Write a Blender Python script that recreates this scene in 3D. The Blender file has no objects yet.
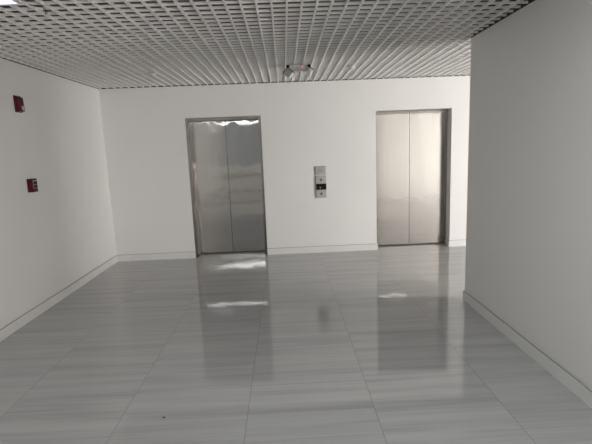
import bpy, bmesh, math, random
from mathutils import Matrix, Vector

random.seed(4)
S = bpy.context.scene
COL = S.collection

# ------------------------------------------------------------------ camera
cd = bpy.data.cameras.new('camera')
cd.sensor_width = 36.0
cd.lens = 440.2173 / 592 * 36.0
cd.clip_start = 0.05
cam = bpy.data.objects.new('camera', cd)
COL.objects.link(cam)
yaw, pitch, roll = 0.0214, -0.1665, -0.0397
f = Vector((math.sin(yaw) * math.cos(pitch), math.cos(yaw) * math.cos(pitch), math.sin(pitch)))
r = Vector((math.cos(yaw), -math.sin(yaw), 0))
u = r.cross(f)
r2 = r * math.cos(roll) + u * math.sin(roll)
u2 = -r * math.sin(roll) + u * math.cos(roll)
cam.matrix_world = Matrix(((r2.x, u2.x, -f.x, 0), (r2.y, u2.y, -f.y, 0), (r2.z, u2.z, -f.z, 1.638), (0, 0, 0, 1)))
S.camera = cam

# ------------------------------------------------------------------ light
S.view_settings.view_transform = 'Standard'
S.view_settings.look = 'None'
S.view_settings.gamma = 1.0
S.view_settings.use_curve_mapping = False
S.view_settings.exposure = 0.17
try:
    S.cycles.use_denoising = True
    S.cycles.max_bounces = 10
    S.cycles.diffuse_bounces = 6
    S.cycles.glossy_bounces = 6
    S.cycles.sample_clamp_indirect = 6.0
except Exception:
    pass
w = bpy.data.worlds.new('daylight')
S.world = w
w.use_nodes = True
w.node_tree.nodes['Background'].inputs[0].default_value = (0.80, 0.88, 1.0, 1)
w.node_tree.nodes['Background'].inputs[1].default_value = 0.6


def area(name, loc, direction, sx, sy, radiance, col):
    l = bpy.data.lights.new(name, 'AREA')
    l.shape = 'RECTANGLE'
    l.size, l.size_y = sx, sy
    l.energy = radiance * math.pi * sx * sy
    l.color = col
    o = bpy.data.objects.new(name, l)
    COL.objects.link(o)
    o.location = loc
    o.rotation_euler = Vector(direction).to_track_quat('-Z', 'Y').to_euler()
    return o


# daylight of the glazed front behind the viewpoint, and of the window at the end of the lift alcove
area('rear_daylight', (5.5, -4.72, 1.35), (0, 1, 0), 3.8, 2.2, 13.5, (1.0, 0.93, 0.87))
area('alcove_daylight', (7.5, 2.25, 1.35), (-1, 0, 0), 2.5, 2.2, 25.0, (1.0, 0.965, 0.925))
area('atrium_daylight', (-1.2, -7.0, 5.4), (0, 0.1, -1), 5.0, 4.0, 1.0, (0.98, 0.99, 1.0))

# ------------------------------------------------------------------ dimensions (metres)
XL, XR, D, DR, H = -2.671, 1.823, 6.759, 4.357, 2.600
YN = 0.6           # near end of the right-hand wall block
XA = 7.4           # end of the lift alcove
XF = 7.5           # right side of the lobby behind
YB = -4.6          # rear front
TOP = 3.15
D1 = (-1.449, -0.322)
D2 = (1.408, 2.562)
HD = 2.139
REC = 0.235        # how far the lift doors stand back
BH, BT = 0.098, 0.014


# ------------------------------------------------------------------ materials
def mat(name, col, rough=0.5, metal=0.0, spec=0.5, noise=0.0, nscale=4.0, bump=0.0, bscale=60.0):
    m = bpy.data.materials.new(name)
    m.use_nodes = True
    nt = m.node_tree
    b = nt.nodes['Principled BSDF']
    b.inputs['Base Color'].default_value = (*col, 1)
    b.inputs['Roughness'].default_value = rough
    b.inputs['Metallic'].default_value = metal
    b.inputs['Specular IOR Level'].default_value = spec
    if noise or bump:
        tc = nt.nodes.new('ShaderNodeTexCoord')
    if noise:
        n = nt.nodes.new('ShaderNodeTexNoise')
        n.inputs['Scale'].default_value = nscale
        n.inputs['Detail'].default_value = 4
        nt.links.new(tc.outputs['Object'], n.inputs['Vector'])
        cr = nt.nodes.new('ShaderNodeValToRGB')
        cr.color_ramp.elements[0].position = 0.3
        cr.color_ramp.elements[1].position = 0.7
        cr.color_ramp.elements[0].color = (*[c * (1 - noise) for c in col], 1)
        cr.color_ramp.elements[1].color = (*[min(1, c * (1 + noise)) for c in col], 1)
        nt.links.new(n.outputs['Fac'], cr.inputs['Fac'])
        nt.links.new(cr.outputs['Color'], b.inputs['Base Color'])
    if bump:
        n2 = nt.nodes.new('ShaderNodeTexNoise')
        n2.inputs['Scale'].default_value = bscale
        nt.links.new(tc.outputs['Object'], n2.inputs['Vector'])
        bm = nt.nodes.new('ShaderNodeBump')
        bm.inputs['Strength'].default_value = bump
        bm.inputs['Distance'].default_value = 0.002
        nt.links.new(n2.outputs['Fac'], bm.inputs['Height'])
        nt.links.new(bm.outputs['Normal'], b.inputs['Normal'])
    return m


def emis(name, col, strength):
    m = mat(name, col, 0.4)
    b = m.node_tree.nodes['Principled BSDF']
    b.inputs['Emission Color'].default_value = (*col, 1)
    b.inputs['Emission Strength'].default_value = strength
    return m


def steel(name, col, rough, wave):
    m = mat(name, col, rough, 1.0)
    nt = m.node_tree
    b = nt.nodes['Principled BSDF']
    b.inputs['Anisotropic'].default_value = 0.93
    t = nt.nodes.new('ShaderNodeCombineXYZ')
    t.inputs[0].default_value = 1.0
    nt.links.new(t.outputs[0], b.inputs['Tangent'])
    tc = nt.nodes.new('ShaderNodeTexCoord')
    # vertical brushing
    mp = nt.nodes.new('ShaderNodeMapping')
    mp.inputs['Scale'].default_value = (160, 160, 1.2)
    nt.links.new(tc.outputs['Object'], mp.inputs['Vector'])
    n = nt.nodes.new('ShaderNodeTexNoise')
    n.inputs['Scale'].default_value = 1.0
    n.inputs['Detail'].default_value = 3
    nt.links.new(mp.outputs[0], n.inputs['Vector'])
    cr = nt.nodes.new('ShaderNodeValToRGB')
    cr.color_ramp.elements[0].position = 0.25
    cr.color_ramp.elements[1].position = 0.75
    cr.color_ramp.elements[0].color = (*[c * 0.93 for c in col], 1)
    cr.color_ramp.elements[1].color = (*[min(1, c * 1.07) for c in col], 1)
    nt.links.new(n.outputs['Fac'], cr.inputs['Fac'])
    nt.links.new(cr.outputs['Color'], b.inputs['Base Color'])
    # slow waviness of the sheet
    n2 = nt.nodes.new('ShaderNodeTexNoise')
    n2.inputs['Scale'].default_value = 4.2
    n2.inputs['Detail'].default_value = 1.0
    nt.links.new(tc.outputs['Object'], n2.inputs['Vector'])
    bm = nt.nodes.new('ShaderNodeBump')
    bm.inputs['Strength'].default_value = 1.0
    bm.inputs['Distance'].default_value = wave
    # the sheets are dented most just under their top edge
    sp = nt.nodes.new('ShaderNodeSeparateXYZ')
    nt.links.new(tc.outputs['Object'], sp.inputs[0])
    mr = nt.nodes.new('ShaderNodeMapRange')
    for i, v in enumerate((1.80, 2.08, 1.0, 5.0)):
        mr.inputs[i + 1].default_value = v
    nt.links.new(sp.outputs[2], mr.inputs[0])
    mu = nt.nodes.new('ShaderNodeMath')
    mu.operation = 'MULTIPLY'
    nt.links.new(n2.outputs['Fac'], mu.inputs[0])
    nt.links.new(mr.outputs[0], mu.inputs[1])
    nt.links.new(mu.outputs[0], bm.inputs['Height'])
    nt.links.new(bm.outputs['Normal'], b.inputs['Normal'])
    return m


def floor_material():
    m = bpy.data.materials.new('polished porcelain slabs')
    m.use_nodes = True
    nt = m.node_tree
    N, L = nt.nodes, nt.links
    b = N['Principled BSDF']
    b.inputs['IOR'].default_value = 1.58
    geo = N.new('ShaderNodeNewGeometry')
    sep = N.new('ShaderNodeSeparateXYZ')
    L.new(geo.outputs['Position'], sep.inputs[0])

    def M(op, a, bb=None, c=None):
        n = N.new('ShaderNodeMath')
        n.operation = op
        for i, v in enumerate((a, bb, c)):
            if v is None:
                continue
            if isinstance(v, (int, float)):
                n.inputs[i].default_value = v
            else:
                L.new(v, n.inputs[i])
        return n.outputs[0]
    tw, tl = 0.800, 1.600
    cx = M('DIVIDE', M('SUBTRACT', sep.outputs[0], -1.897 - 8 * tw), tw)
    ix = M('FLOOR', cx)
    fx = M('SUBTRACT', cx, ix)
    # the tile courses are laid half a slab apart
    odd = M('MODULO', ix, 2.0)
    cy = M('ADD', M('DIVIDE', M('SUBTRACT', sep.outputs[1], 2.874 - 8 * tl), tl), M('MULTIPLY', odd, 0.5))
    iy = M('FLOOR', cy)
    fy = M('SUBTRACT', cy, iy)
    # joints
    ex = M('MULTIPLY', M('MINIMUM', fx, M('SUBTRACT', 1.0, fx)), tw)
    ey = M('MULTIPLY', M('MINIMUM', fy, M('SUBTRACT', 1.0, fy)), tl)
    joint = M('MAXIMUM', M('LESS_THAN', ex, 0.0016), M('LESS_THAN', ey, 0.0011))
    # veins run across the slabs
    tid = M('ADD', M('MULTIPLY', ix, 7.31), M('MULTIPLY', iy, 3.77))

    def vein(sx, sy, det, rough, dist):
        v = N.new('ShaderNodeCombineXYZ')
        L.new(M('ADD', M('MULTIPLY', sep.outputs[0], sx), M('MULTIPLY', tid, 1.7)), v.inputs[0])
        L.new(M('ADD', M('MULTIPLY', sep.outputs[1], sy), M('MULTIPLY', tid, 2.9)), v.inputs[1])
        n = N.new('ShaderNodeTexNoise')
        n.inputs['Scale'].default_value = 1.0
        n.inputs['Detail'].default_value = det
        n.inputs['Roughness'].default_value = rough
        n.inputs['Distortion'].default_value = dist
        L.new(v.outputs[0], n.inputs['Vector'])
        return n.outputs['Fac']
    mix = M('ADD', M('MULTIPLY', vein(0.45, 9.0, 5, 0.6, 0.15), 0.65), M('MULTIPLY', vein(1.2, 48.0, 3, 0.6, 0.1), 0.35))
    cr = N.new('ShaderNodeValToRGB')
    e = cr.color_ramp.elements
    e[0].position, e[0].color = 0.34, (0.355, 0.355, 0.355, 1)
    e[1].position, e[1].color = 0.66, (0.475, 0.472, 0.465, 1)
    k = cr.color_ramp.elements.new(0.5)
    k.color = (0.43, 0.428, 0.422, 1)
    L.new(mix, cr.inputs['Fac'])
    mx = N.new('ShaderNodeMixRGB')
    mx.inputs[2].default_value = (0.15, 0.145, 0.14, 1)
    L.new(joint, mx.inputs[0])
    L.new(cr.outputs['Color'], mx.inputs[1])
    L.new(mx.outputs[0], b.inputs['Base Color'])
    L.new(M('ADD', M('MULTIPLY', joint, 0.5), 0.012), b.inputs['Roughness'])
    # barely uneven slabs
    nb = N.new('ShaderNodeTexNoise')
    nb.inputs['Scale'].default_value = 3.0
    nb.inputs['Detail'].default_value = 1.0
    L.new(geo.outputs['Position'], nb.inputs['Vector'])
    bp = N.new('ShaderNodeBump')
    bp.inputs['Strength'].default_value = 1.0
    bp.inputs['Distance'].default_value = 0.00003
    L.new(nb.outputs['Fac'], bp.inputs['Height'])
    L.new(bp.outputs['Normal'], b.inputs['Normal'])
    return m


M_paint = mat('white wall paint', (0.76, 0.752, 0.742), 0.6, spec=0.3, noise=0.012, nscale=1.5, bump=0.25, bscale=90)
M_paint_far = mat('grey atrium paint', (0.42, 0.42, 0.40), 0.7, noise=0.02)
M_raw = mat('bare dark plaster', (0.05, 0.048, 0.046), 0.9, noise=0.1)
M_slab = mat('dark painted slab', (0.16, 0.152, 0.148), 0.9, noise=0.1)
M_base = mat('white skirting tile', (0.72, 0.72, 0.71), 0.25, noise=0.02, nscale=6)
M_groove = mat('dark joint', (0.34, 0.335, 0.33), 0.8, noise=0.05)
M_shadow_rim = mat('dark grey shadow rim', (0.09, 0.088, 0.086), 0.6, noise=0.05)  # dark colour imitating the shade around the wall plates
M_grid = mat('white enamelled grid', (0.86, 0.85, 0.83), 0.4, noise=0.01)
M_floor = floor_material()
M_steel = steel('brushed stainless steel', (0.53, 0.51, 0.485), 0.105, 0.0012)
M_frame = steel('stainless frame', (0.22, 0.20, 0.185), 0.3, 0.001)
M_sill = mat('worn aluminium sill', (0.35, 0.34, 0.33), 0.35, 0.9, noise=0.15, nscale=30)
M_dark = mat('black shaft gap', (0.015, 0.015, 0.015), 0.8, noise=0.05)
M_red = mat('dark red plastic', (0.075, 0.005, 0.014), 0.4, spec=0.25, noise=0.04, nscale=20)
M_lens = mat('clear strobe lens', (0.50, 0.49, 0.49), 0.15, noise=0.02)
M_black = mat('black plastic', (0.008, 0.008, 0.010), 0.4, spec=0.15, noise=0.05)
M_plastic = mat('white plastic', (0.66, 0.65, 0.63), 0.4, noise=0.01)
M_greyp = mat('grey plastic', (0.36, 0.36, 0.36), 0.4, noise=0.02)
M_plate = mat('satin steel plate', (0.46, 0.445, 0.43), 0.4, 0.3, noise=0.05, nscale=40)
M_button = mat('dark steel button', (0.16, 0.155, 0.15), 0.35, 0.5, noise=0.05)
M_led = emis('red indicator', (1.0, 0.35, 0.38), 0.4)
M_lamp = emis('lamp diffuser', (0.945, 0.98, 0.985), 8.5)
M_glow = emis('bluish lamp diffuser', (0.80, 0.87, 1.0), 1.0)
M_cable = mat('dark cable sheath', (0.05, 0.035, 0.035), 0.6, noise=0.05)
M_dirt = mat('dark grit', (0.03, 0.03, 0.03), 0.8, noise=0.1)
M_alu = mat('grey window aluminium', (0.30, 0.30, 0.31), 0.4, 0.3, noise=0.02)


# ------------------------------------------------------------------ mesh helpers
class MB:
    def __init__(self):
        self.bm = bmesh.new()

    def box(self, x0, x1, y0, y1, z0, z1, mi=0, bevel=0.0):
        t = bmesh.new()
        bmesh.ops.create_cube(t, size=1.0)
        for v in t.verts:
            v.co = ((x0 + x1) / 2 + v.co.x * (x1 - x0), (y0 + y1) / 2 + v.co.y * (y1 - y0), (z0 + z1) / 2 + v.co.z * (z1 - z0))
        if bevel:
            bmesh.ops.bevel(t, geom=list(t.edges), offset=bevel, segments=2, profile=0.5, affect='EDGES')
        self.merge(t, mi)
        return self

    def merge(self, t, mi=0, M=None):
        if M is not None:
            t.transform(M)
        vm = {}
        for v in t.verts:
            vm[v] = self.bm.verts.new(v.co)
        for fc in t.faces:
            try:
                n = self.bm.faces.new([vm[v] for v in fc.verts])
                n.material_index = mi
                n.smooth = fc.smooth
            except ValueError:
                pass
        t.free()

    def lathe(self, prof, M=None, seg=32, mi=0):
        """prof: (radius, height) pairs turned about z"""
        t = bmesh.new()
        rings = []
        for (rad, z) in prof:
            rings.append([t.verts.new((rad * math.cos(2 * math.pi * i / seg), rad * math.sin(2 * math.pi * i / seg), z)) for i in range(seg)])
        for a, b in zip(rings[:-1], rings[1:]):
            for i in range(seg):
                t.faces.new((a[i], a[(i + 1) % seg], b[(i + 1) % seg], b[i])).smooth = True
        t.faces.new(list(reversed(rings[0])))
        t.faces.new(rings[-1])
        bmesh.ops.recalc_face_normals(t, faces=list(t.faces))
        self.merge(t, mi, M)
        return self

    def tube(self, pts, rad, seg=10, mi=0):
        pts = [Vector(p) for p in pts]
        t = bmesh.new()
        rings = []
        for i, p in enumerate(pts):
            d = (pts[min(i + 1, len(pts) - 1)] - pts[max(i - 1, 0)]).normalized()
            a = d.orthogonal().normalized() if not rings else (prev - d * prev.dot(d)).normalized()
            prev = a
            b = d.cross(a)
            rings.append([t.verts.new(p + (a * math.cos(2 * math.pi * k / seg) + b * math.sin(2 * math.pi * k / seg)) * rad) for k in range(seg)])
        for a, b in zip(rings[:-1], rings[1:]):
            for i in range(seg):
                t.faces.new((a[i], a[(i + 1) % seg], b[(i + 1) % seg], b[i])).smooth = True
        t.faces.new(rings[0])
        t.faces.new(rings[-1])
        bmesh.ops.recalc_face_normals(t, faces=list(t.faces))
        self.merge(t, mi)
        return self

    def build(self, name, mats, parent=None, M=None):
        if M is not None:
            self.bm.transform(M)
        me = bpy.data.meshes.new(name)
        self.bm.to_mesh(me)
        self.bm.free()
        for m in (mats if isinstance(mats, (list, tuple)) else [mats]):
            me.materials.append(m)
        o = bpy.data.objects.new(name, me)
        COL.objects.link(o)
        if parent is not None:
            o.parent = parent
            o.matrix_parent_inverse = Matrix.Identity(4)
        return o


def empty(name, loc, label, cat, group=None):
    o = bpy.data.objects.new(name, None)
    COL.objects.link(o)
    o.location = loc
    tag(o, label, cat, group)
    return o


def tag(o, label, cat, group=None):
    o['label'] = label
    o['category'] = cat
    if group:
        o['group'] = group
    return o


def struct(o):
    o['kind'] = 'structure'
    return o


# ------------------------------------------------------------------ the shell
struct(MB().box(XL - 0.2, XF + 0.2, YB - 0.2, D + 0.3, -0.15, 0).build('floor', M_floor))
struct(MB().box(XL - 6, XF + 3, YB - 7, YB - 0.2, -0.15, -0.001).build('floor_atrium', M_base))
struct(MB().box(XL - 0.25, XF + 0.25, YB - 0.2, D + 0.35, TOP, TOP + 0.2).build('ceiling_slab', M_slab))


def wall(name, pieces):
    m = MB()
    for (x0, x1, y0, y1, z0, z1) in pieces:
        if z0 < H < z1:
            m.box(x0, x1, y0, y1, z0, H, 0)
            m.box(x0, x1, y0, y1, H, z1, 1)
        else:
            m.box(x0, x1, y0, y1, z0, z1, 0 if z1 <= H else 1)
    return struct(m.build(name, [M_paint, M_raw]))


WB = D + 0.30
wall('wall_left', [(XL - 0.2, XL, YB - 0.1, WB, 0, TOP)])
wall('wall_back', [(XL, D1[0], D, WB, 0, TOP), (D1[0], D1[1], D, WB, HD, TOP), (D1[1], D2[0], D, WB, 0, TOP),
                   (D2[0], D2[1], D, WB, HD, TOP), (D2[1], XA + 0.2, D, WB, 0, TOP)])
wall('wall_right', [(XR, XR + 0.2, YN, DR, 0, TOP), (XR + 0.2, XF, YN, 0.8, 0, TOP)])
wall('wall_alcove', [(XA, XA + 0.2, 0.8, 0.95, 0, TOP), (XA, XA + 0.2, 3.5, D, 0, TOP),
                     (XA, XA + 0.2, 0.95, 3.5, 0, 0.2), (XA, XA + 0.2, 0.95, 3.5, 2.5, TOP)])
wall('wall_far', [(XF, XF + 0.2, YB - 0.1, YN, 0, TOP)])
# rear front: glazed to the right, an open gallery over the atrium to the left
wall('wall_rear', [(0.35, 0.55, YB - 0.1, YB, 0, TOP), (0.55, XF, YB - 0.1, YB, 0, 0.2), (0.55, XF, YB - 0.1, YB, 2.5, TOP),
                   (XL, 0.35, YB - 0.1, YB, 2.5, TOP)])
m = MB()
m.box(XL, 0.35, YB - 0.1, YB, 0, 0.50)
m.box(XL, 0.35, YB - 0.1, YB - 0.02, 0.50, 0.62, 1)
m.box(XL, 0.35, YB - 0.1, YB, 0.62, 1.02)
struct(m.build('wall_gallery', [M_paint, M_groove]))
struct(MB().box(XL - 6, XF + 3, YB - 7, YB - 6.8, 0, 7).build('wall_atrium', M_paint_far))
for i, (ax, a0, a1, z0, z1) in enumerate((('y', 0.95, 3.5, 0.2, 2.5), ('x', 0.55, XF, 0.2, 2.5))):
    m = MB()
    n = 2 if ax == 'y' else 5
    t = 0.05
    for k in range(n + 1):
        c = a0 + (a1 - a0 - t) * k / n
        if ax == 'y':
            m.box(XA + 0.02, XA + 0.08, c, c + t, z0, z1)
        else:
            m.box(c, c + t, YB - 0.09, YB - 0.03, z0, z1)
    for z in (z0, z1 - t):
        if ax == 'y':
            m.box(XA + 0.02, XA + 0.08, a0, a1, z, z + t)
        else:
            m.box(a0, a1, YB - 0.09, YB - 0.03, z, z + t)
    struct(m.build('window_%d' % (i + 1), M_alu))


# skirting: a tile strip with a dark joint along its top
def skirting(name, runs):
    m = MB()
    for (x0, x1, y0, y1) in runs:
        m.box(x0, x1, y0, y1, 0.0, BH, 0, 0.0015)
        # the joint between tile and plaster
        m.box(x0 + (0.004 if x1 - x0 < 0.03 else 0), x1 - (0.004 if x1 - x0 < 0.03 else 0),
              y0 + (0.004 if y1 - y0 < 0.03 else 0), y1 - (0.004 if y1 - y0 < 0.03 else 0), BH, BH + 0.006, 1)
    return struct(m.build(name, [M_base, M_groove]))


E = 0.0005
skirting('baseboard_left', [(XL + E, XL + BT, YB + 0.05, D - BT)])
skirting('baseboard_back', [(XL + E, D1[0], D - BT, D - E)])
skirting('baseboard_middle', [(D1[1], D2[0], D - BT, D - E), (D2[0] + E, D2[0] + BT, D - BT, D + REC - 0.08)])
skirting('baseboard_alcove', [(D2[1], XA - 0.02, D - BT, D - E), (D2[1] - BT, D2[1] - E, D - BT, D + REC - 0.08)])
skirting('baseboard_right', [(XR - BT, XR - E, YN, DR + BT), (XR - BT, XR + 0.2, DR + E, DR + BT)])

# open-cell ceiling
P, BW, GH = 0.1038, 0.0135, 0.021
m = MB()
nx0, nx1 = math.ceil((XL + 0.01 - 0.065) / P), math.floor((XF - 0.02 - 0.065) / P)
for k in range(nx0, nx1 + 1):
    x = 0.065 + k * P
    if x < XR - 0.02:
        spans = [(YB + 0.01, D - 0.004)]
    elif x < XR + 0.22:
        spans = [(YB + 0.01, YN - 0.01), (DR + 0.012, D - 0.004)]
    else:
        spans = [(YB + 0.01, YN - 0.01)] + ([(0.81, D - 0.004)] if x < XA - 0.02 else [])
    for (a, b) in spans:
        m.box(x - BW / 2, x + BW / 2, a, b, H, H + GH)
y = D - 0.085
while y > YB + 0.03:
    rows = [(XL + 0.006, (XA - 0.01) if y > DR + 0.02 else ((XF - 0.01) if y < YN - 0.02 else XR - 0.012))]
    if 0.82 < y <= DR + 0.02:
        rows.append((XR + 0.212, XA - 0.01))
    for (a, b) in rows:
        m.box(a, b, y - 0.004, y + 0.004, H + 0.003, H + GH - 0.0006)
    y -= P
struct(m.build('ceiling', M_grid))


# ------------------------------------------------------------------ lift doors
def lift(x0, x1, label, lining):
    t = empty('elevator_door', ((x0 + x1) / 2, D + REC, 0), label, 'elevator', 'elevator doors in the far wall')
    cx, W = (x0 + x1) / 2, (x1 - x0)
    hw = W / 2
    fw = 0.035
    m = MB()   # slim steel lining that frames the opening
    m.box(-hw + 0.002, -hw + fw, -lining, 0.03, 0.0, HD - 0.002)
    m.box(hw - fw, hw - 0.002, -lining, 0.03, 0.0, HD - 0.002)
    m.box(-hw + fw, hw - fw, -lining, 0.03, HD - fw, HD - 0.002)
    m.build('door_frame', M_frame, t)
    for s in (-1, 1):
        a, b = ((-hw + fw - 0.004, -0.0025) if s < 0 else (0.0025, hw - fw + 0.004))
        MB().box(a, b, 0.0, 0.028, 0.016, HD - fw + 0.006, 0, 0.0015).build('door_panel', M_steel, t)
    m = MB()   # grooved threshold
    m.box(-hw + 0.002, hw - 0.002, -0.075, -0.030, 0.0005, 0.006)
    m.box(-hw + 0.002, hw - 0.002, -0.022, 0.028, 0.0005, 0.006)
    m.box(-hw + 0.002, hw - 0.002, -0.030, -0.022, 0.0005, 0.002)
    for k in range(int(W / 0.02)):
        m.box(-hw + 0.01 + k * 0.02, -hw + 0.014 + k * 0.02, -0.071, -0.034, 0.006, 0.0075)
    m.build('sill', M_sill, t)
    MB().box(-hw + fw, hw - fw, 0.032, 0.05, 0.0, HD - fw).build('shaft_seal', M_dark, t)
    return t


lift(D1[0], D1[1], 'grey brushed steel elevator double door with wavy reflections at its top, left of the call buttons', REC - 0.01)
lift(D2[0], D2[1], 'bright cream-lit steel elevator double door, right of the call buttons', 0.075)

# ------------------------------------------------------------------ call buttons
t = empty('elevator_call_station', (0.552, D, 1.0365), 'tall steel elevator call panel with a black display between two buttons', 'call panel')
MB().box(-0.084, 0.080, -0.013, -0.0005, -0.169, 0.169, 0, 0.002).build('shadow_rim', M_shadow_rim, t)  # dark rim painted in for the plate's shadow and shaded side
MB().box(-0.079, 0.079, -0.022, -0.0135, -0.1665, 0.1665, 0, 0.004).build('face_plate', M_plate, t)
MB().box(-0.074, 0.079, -0.026, -0.0225, -0.045, 0.047, 0, 0.001).build('display', M_black, t)
ry = Matrix.Rotation(math.radians(90), 4, 'X')
for z in (0.107, -0.105):
    MB().lathe([(0.019, 0.0), (0.019, 0.005), (0.016, 0.007)], Matrix.Translation((0.002, -0.0222, z)) @ ry, 24).build('button', M_button, t)
    MB().lathe([(0.025, 0.0), (0.025, 0.002), (0.0195, 0.0025)], Matrix.Translation((0.002, -0.0222, z)) @ ry, 24).build('button_ring', M_plate, t)
MB().box(-0.022, -0.006, -0.0268, -0.0262, -0.024, -0.004).build('indicator', M_greyp, t)

t = empty('switch_plate', (0.552, D, 1.283), 'small separate steel plate mounted above the elevator call panel', 'switch plate')
MB().box(-0.085, 0.081, -0.012, -0.0005, -0.062, 0.064, 0, 0.002).build('shadow_rim', M_shadow_rim, t)  # same painted-in shadow rim around the upper plate
MB().box(-0.080, 0.080, -0.020, -0.0125, -0.060, 0.060, 0, 0.004).build('face_plate', M_plate, t)
MB().box(-0.045, 0.035, -0.0225, -0.0203, -0.028, 0.020, 0, 0.001).build('inset', M_greyp, t)
MB().lathe([(0.012, 0.0), (0.012, 0.004), (0.009, 0.006)], Matrix.Translation((0.055, -0.0202, -0.018)) @ ry, 20).build('key_switch', M_lens, t)

# ------------------------------------------------------------------ fire alarm devices on the left wall
rx = Matrix.Rotation(math.radians(90), 4, 'Y')
t = empty('alarm_strobe', (XL, 4.665, 2.185), 'dark red fire alarm sounder with a clear strobe lens, high on the wall', 'fire alarm')
m = MB()
m.box(0.0005, 0.012, -0.055, 0.055, -0.082, 0.082, 0, 0.003)
tb = bmesh.new()
vs = [tb.verts.new(v) for v in ((0.012, -0.05, -0.076), (0.012, 0.05, -0.076), (0.012, 0.05, 0.076), (0.012, -0.05, 0.076),
                                (0.046, -0.046, -0.070), (0.046, 0.046, -0.070), (0.040, 0.046, 0.066), (0.040, -0.046, 0.066))]
for q in ((3, 2, 1, 0), (4, 5, 6, 7), (0, 1, 5, 4), (1, 2, 6, 5), (2, 3, 7, 6), (3, 0, 4, 7)):
    tb.faces.new([vs[i] for i in q])
bmesh.ops.recalc_face_normals(tb, faces=list(tb.faces))
bmesh.ops.bevel(tb, geom=list(tb.edges), offset=0.005, segments=2, profile=0.5, affect='EDGES')
m.merge(tb, 0)
m.build('housing', M_red, t)
MB().lathe([(0.024, 0.0), (0.024, 0.006), (0.019, 0.013), (0.010, 0.017)], Matrix.Translation((0.044, 0.014, -0.040)) @ rx, 28).build('strobe_lens', M_lens, t)
m = MB()
for k in range(5):
    m.box(0.0405, 0.0435, -0.03, 0.03, 0.012 + k * 0.010, 0.016 + k * 0.010)
m.build('sounder_grille', M_red, t)

t = empty('call_point', (XL, 4.685, 1.360), 'dark red manual fire call point lower on the wall, below the strobe', 'fire alarm')
MB().box(0.0005, 0.056, -0.048, 0.048, -0.070, 0.070, 0, 0.005).build('housing', M_red, t)
MB().box(0.0563, 0.0585, -0.036, 0.042, -0.030, 0.052, 0, 0.001).build('bezel', M_greyp, t)
m = MB()
m.box(0.0586, 0.0600, -0.030, 0.038, 0.010, 0.042)
m.box(0.0586, 0.0600, -0.030, 0.038, -0.026, 0.004)
m.build('break_panel', M_black, t)
MB().box(0.056, 0.064, -0.020, 0.020, -0.052, -0.038, 0, 0.002).build('pull_bar', M_red, t)

# ------------------------------------------------------------------ things on the ceiling grid
for (x, y, lab) in ((-1.547, 5.60, 'white round ceiling detector above and left of the grey elevator door'),
                    (0.871, 5.607, 'white round ceiling detector right of the twin-headed emergency light')):
    t = empty('smoke_detector', (x, y, H), lab, 'smoke detector', 'white ceiling detectors')
    down = Matrix.Rotation(math.pi, 4, 'X')
    MB().lathe([(0.052, 0.0), (0.052, 0.010), (0.048, 0.014)], down, 32).build('base', M_plastic, t)
    MB().lathe([(0.038, 0.0142), (0.042, 0.020), (0.036, 0.034), (0.018, 0.040)], down, 32).build('sensing_head', M_plastic, t)

t = empty('emergency_light', (0.215, 5.40, H), 'twin-headed white emergency light with a red indicator hanging from the ceiling grid', 'emergency light')
m = MB()
m.box(-0.135, 0.125, -0.03, 0.03, -0.075, -0.004, 0, 0.006)
m.build('housing', M_plastic, t)
MB().lathe([(0.011, 0.0), (0.011, 0.004), (0.007, 0.007)], Matrix.Translation((0.043, -0.0302, -0.030)) @ ry, 20).build('indicator', M_led, t)
for s, hx, hz, ty, tz in ((-1, -0.118, -0.104, 38, -30), (1, 0.128, -0.104, 20, 68)):
    arm = MB()
    arm.tube([(s * 0.110, -0.036, -0.020), (s * 0.125, -0.045, -0.030), (hx + s * 0.004, -0.050, -0.055), (hx, -0.052, -0.075)], 0.009)
    arm.lathe([(0.016, -0.008), (0.016, 0.008)], Matrix.Translation((s * 0.126, -0.040, -0.022)) @ ry, 16)
    arm.build('swivel_arm', M_black, t)
    R = Matrix.Translation((hx, -0.055, hz)) @ Matrix.Rotation(math.radians(tz), 4, 'Z') @ Matrix.Rotation(math.radians(ty), 4, 'Y') @ Matrix.Rotation(math.radians(-18), 4, 'X')
    if s > 0:   # this head is turned nearly edge-on
        R = Matrix.Translation((0.126, -0.055, -0.100)) @ Matrix.Rotation(math.radians(28), 4, 'Y') @ Matrix.Rotation(math.radians(82), 4, 'Z')
    cap = MB().box(-0.050, 0.050, -0.024, 0.024, 0.0425, 0.049)
    if s < 0:
        cap.box(-0.055, -0.0485, -0.024, 0.024, -0.036, 0.044)
    cap.build('bracket', M_black, t, R)
    h = MB().box(-0.048, 0.048, -0.022, 0.022, -0.042, 0.042, 0, 0.006).build('lamp_head', M_plastic, t, R)
    MB().box(-0.040, 0.040, -0.0255, -0.0225, -0.034, 0.034, 0, 0.001).build('lens', M_lens, h, R)

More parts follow.
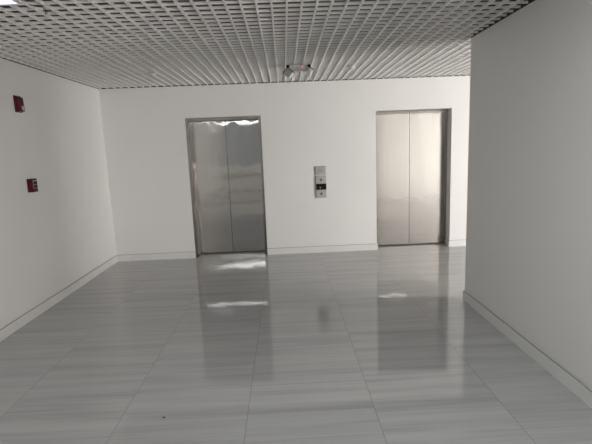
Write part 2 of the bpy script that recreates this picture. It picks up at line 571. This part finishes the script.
# a loop of cable that hangs out of the grid
pts = []
A, B, C = Vector((-1.590, 3.05, 2.62)), Vector((-1.500, 3.04, 2.585)), Vector((-1.540, 3.15, 2.575))
ctrl = [A + Vector((-0.01, 0, 0.03)), A, Vector((-1.545, 3.02, 2.590)), B, Vector((-1.495, 3.09, 2.572)), C, C + Vector((0.0, 0.03, 0.04))]
for i in range(len(ctrl) - 1):
    p0, p1, p2, p3 = ctrl[max(i - 1, 0)], ctrl[i], ctrl[i + 1], ctrl[min(i + 2, len(ctrl) - 1)]
    for k in range(8):
        s = k / 8
        pts.append(0.5 * ((2 * p1) + (p2 - p0) * s + (2 * p0 - 5 * p1 + 4 * p2 - p3) * s * s + (3 * p1 - p0 - 3 * p2 + p3) * s ** 3))
pts.append(ctrl[-1])
tag(MB().tube(pts, 0.0022, 8).build('cable', M_cable), 'short loop of dark cable hanging out of the white ceiling grid', 'cable')


# lamps set into the grid; several out of view are added fill
def lamp(x0, x1, y0, y1, label, depth=0.010, diffuser=None):
    cx, cy = (x0 + x1) / 2, (y0 + y1) / 2
    t = empty('ceiling_light', (cx, cy, H), label, 'ceiling light', 'ceiling lights')
    a, b = (x1 - x0) / 2, (y1 - y0) / 2
    m = MB()
    for (p, q, c, d) in ((-a, a, -b, -b + 0.008), (-a, a, b - 0.008, b), (-a, -a + 0.008, -b + 0.008, b - 0.008), (a - 0.008, a, -b + 0.008, b - 0.008)):
        m.box(p, q, c, d, -0.010, -0.0005)
    m.build('frame', M_plastic, t)
    MB().box(-a + 0.008, a - 0.008, -b + 0.008, b - 0.008, -max(0.006, depth), -0.001).build('diffuser', diffuser or M_lamp, t)
    return t


lamp(-2.02, -1.605, 2.58, 2.985, 'glowing white lamp set in the ceiling grid at the upper left corner', 0.010, M_glow)
for (x0, x1, yc, hw, dp) in ((-2.45, -0.40, 2.20, 0.05, 0.010), (-2.35, -0.60, -1.85, 0.03, 0.085), (-2.35, -0.40, -3.4, 0.07, 0.010),  # the last of these is added to brighten the gallery wall
                             (0.00, 1.50, 1.40, 0.20, 0.010), (0.00, 1.50, 0.0, 0.20, 0.010), (0.20, 1.70, -1.85, 0.12, 0.010),  # unseen fill lamps, added to light the floor and right-hand wall
                             (2.20, 3.36, 2.10, 0.05, 0.010)):  # added side-room lamp, brightens what the right lift door mirrors
    t = struct(lamp(x0, x1, yc - hw, yc + hw, '', dp))
    for k in ('label', 'category', 'group'):
        del t[k]

# a crumb of grit on the slabs
tb = bmesh.new()
bmesh.ops.create_icosphere(tb, subdivisions=2, radius=0.007)
for v in tb.verts:
    v.co *= random.uniform(0.8, 1.15)
    v.co.z *= 0.6
m = MB()
m.merge(tb)
g = tag(m.build('grit_crumb', M_dirt), 'tiny dark crumb of grit lying on the glossy floor', 'debris')
g.location = (-0.823, 2.545, 0.0042)
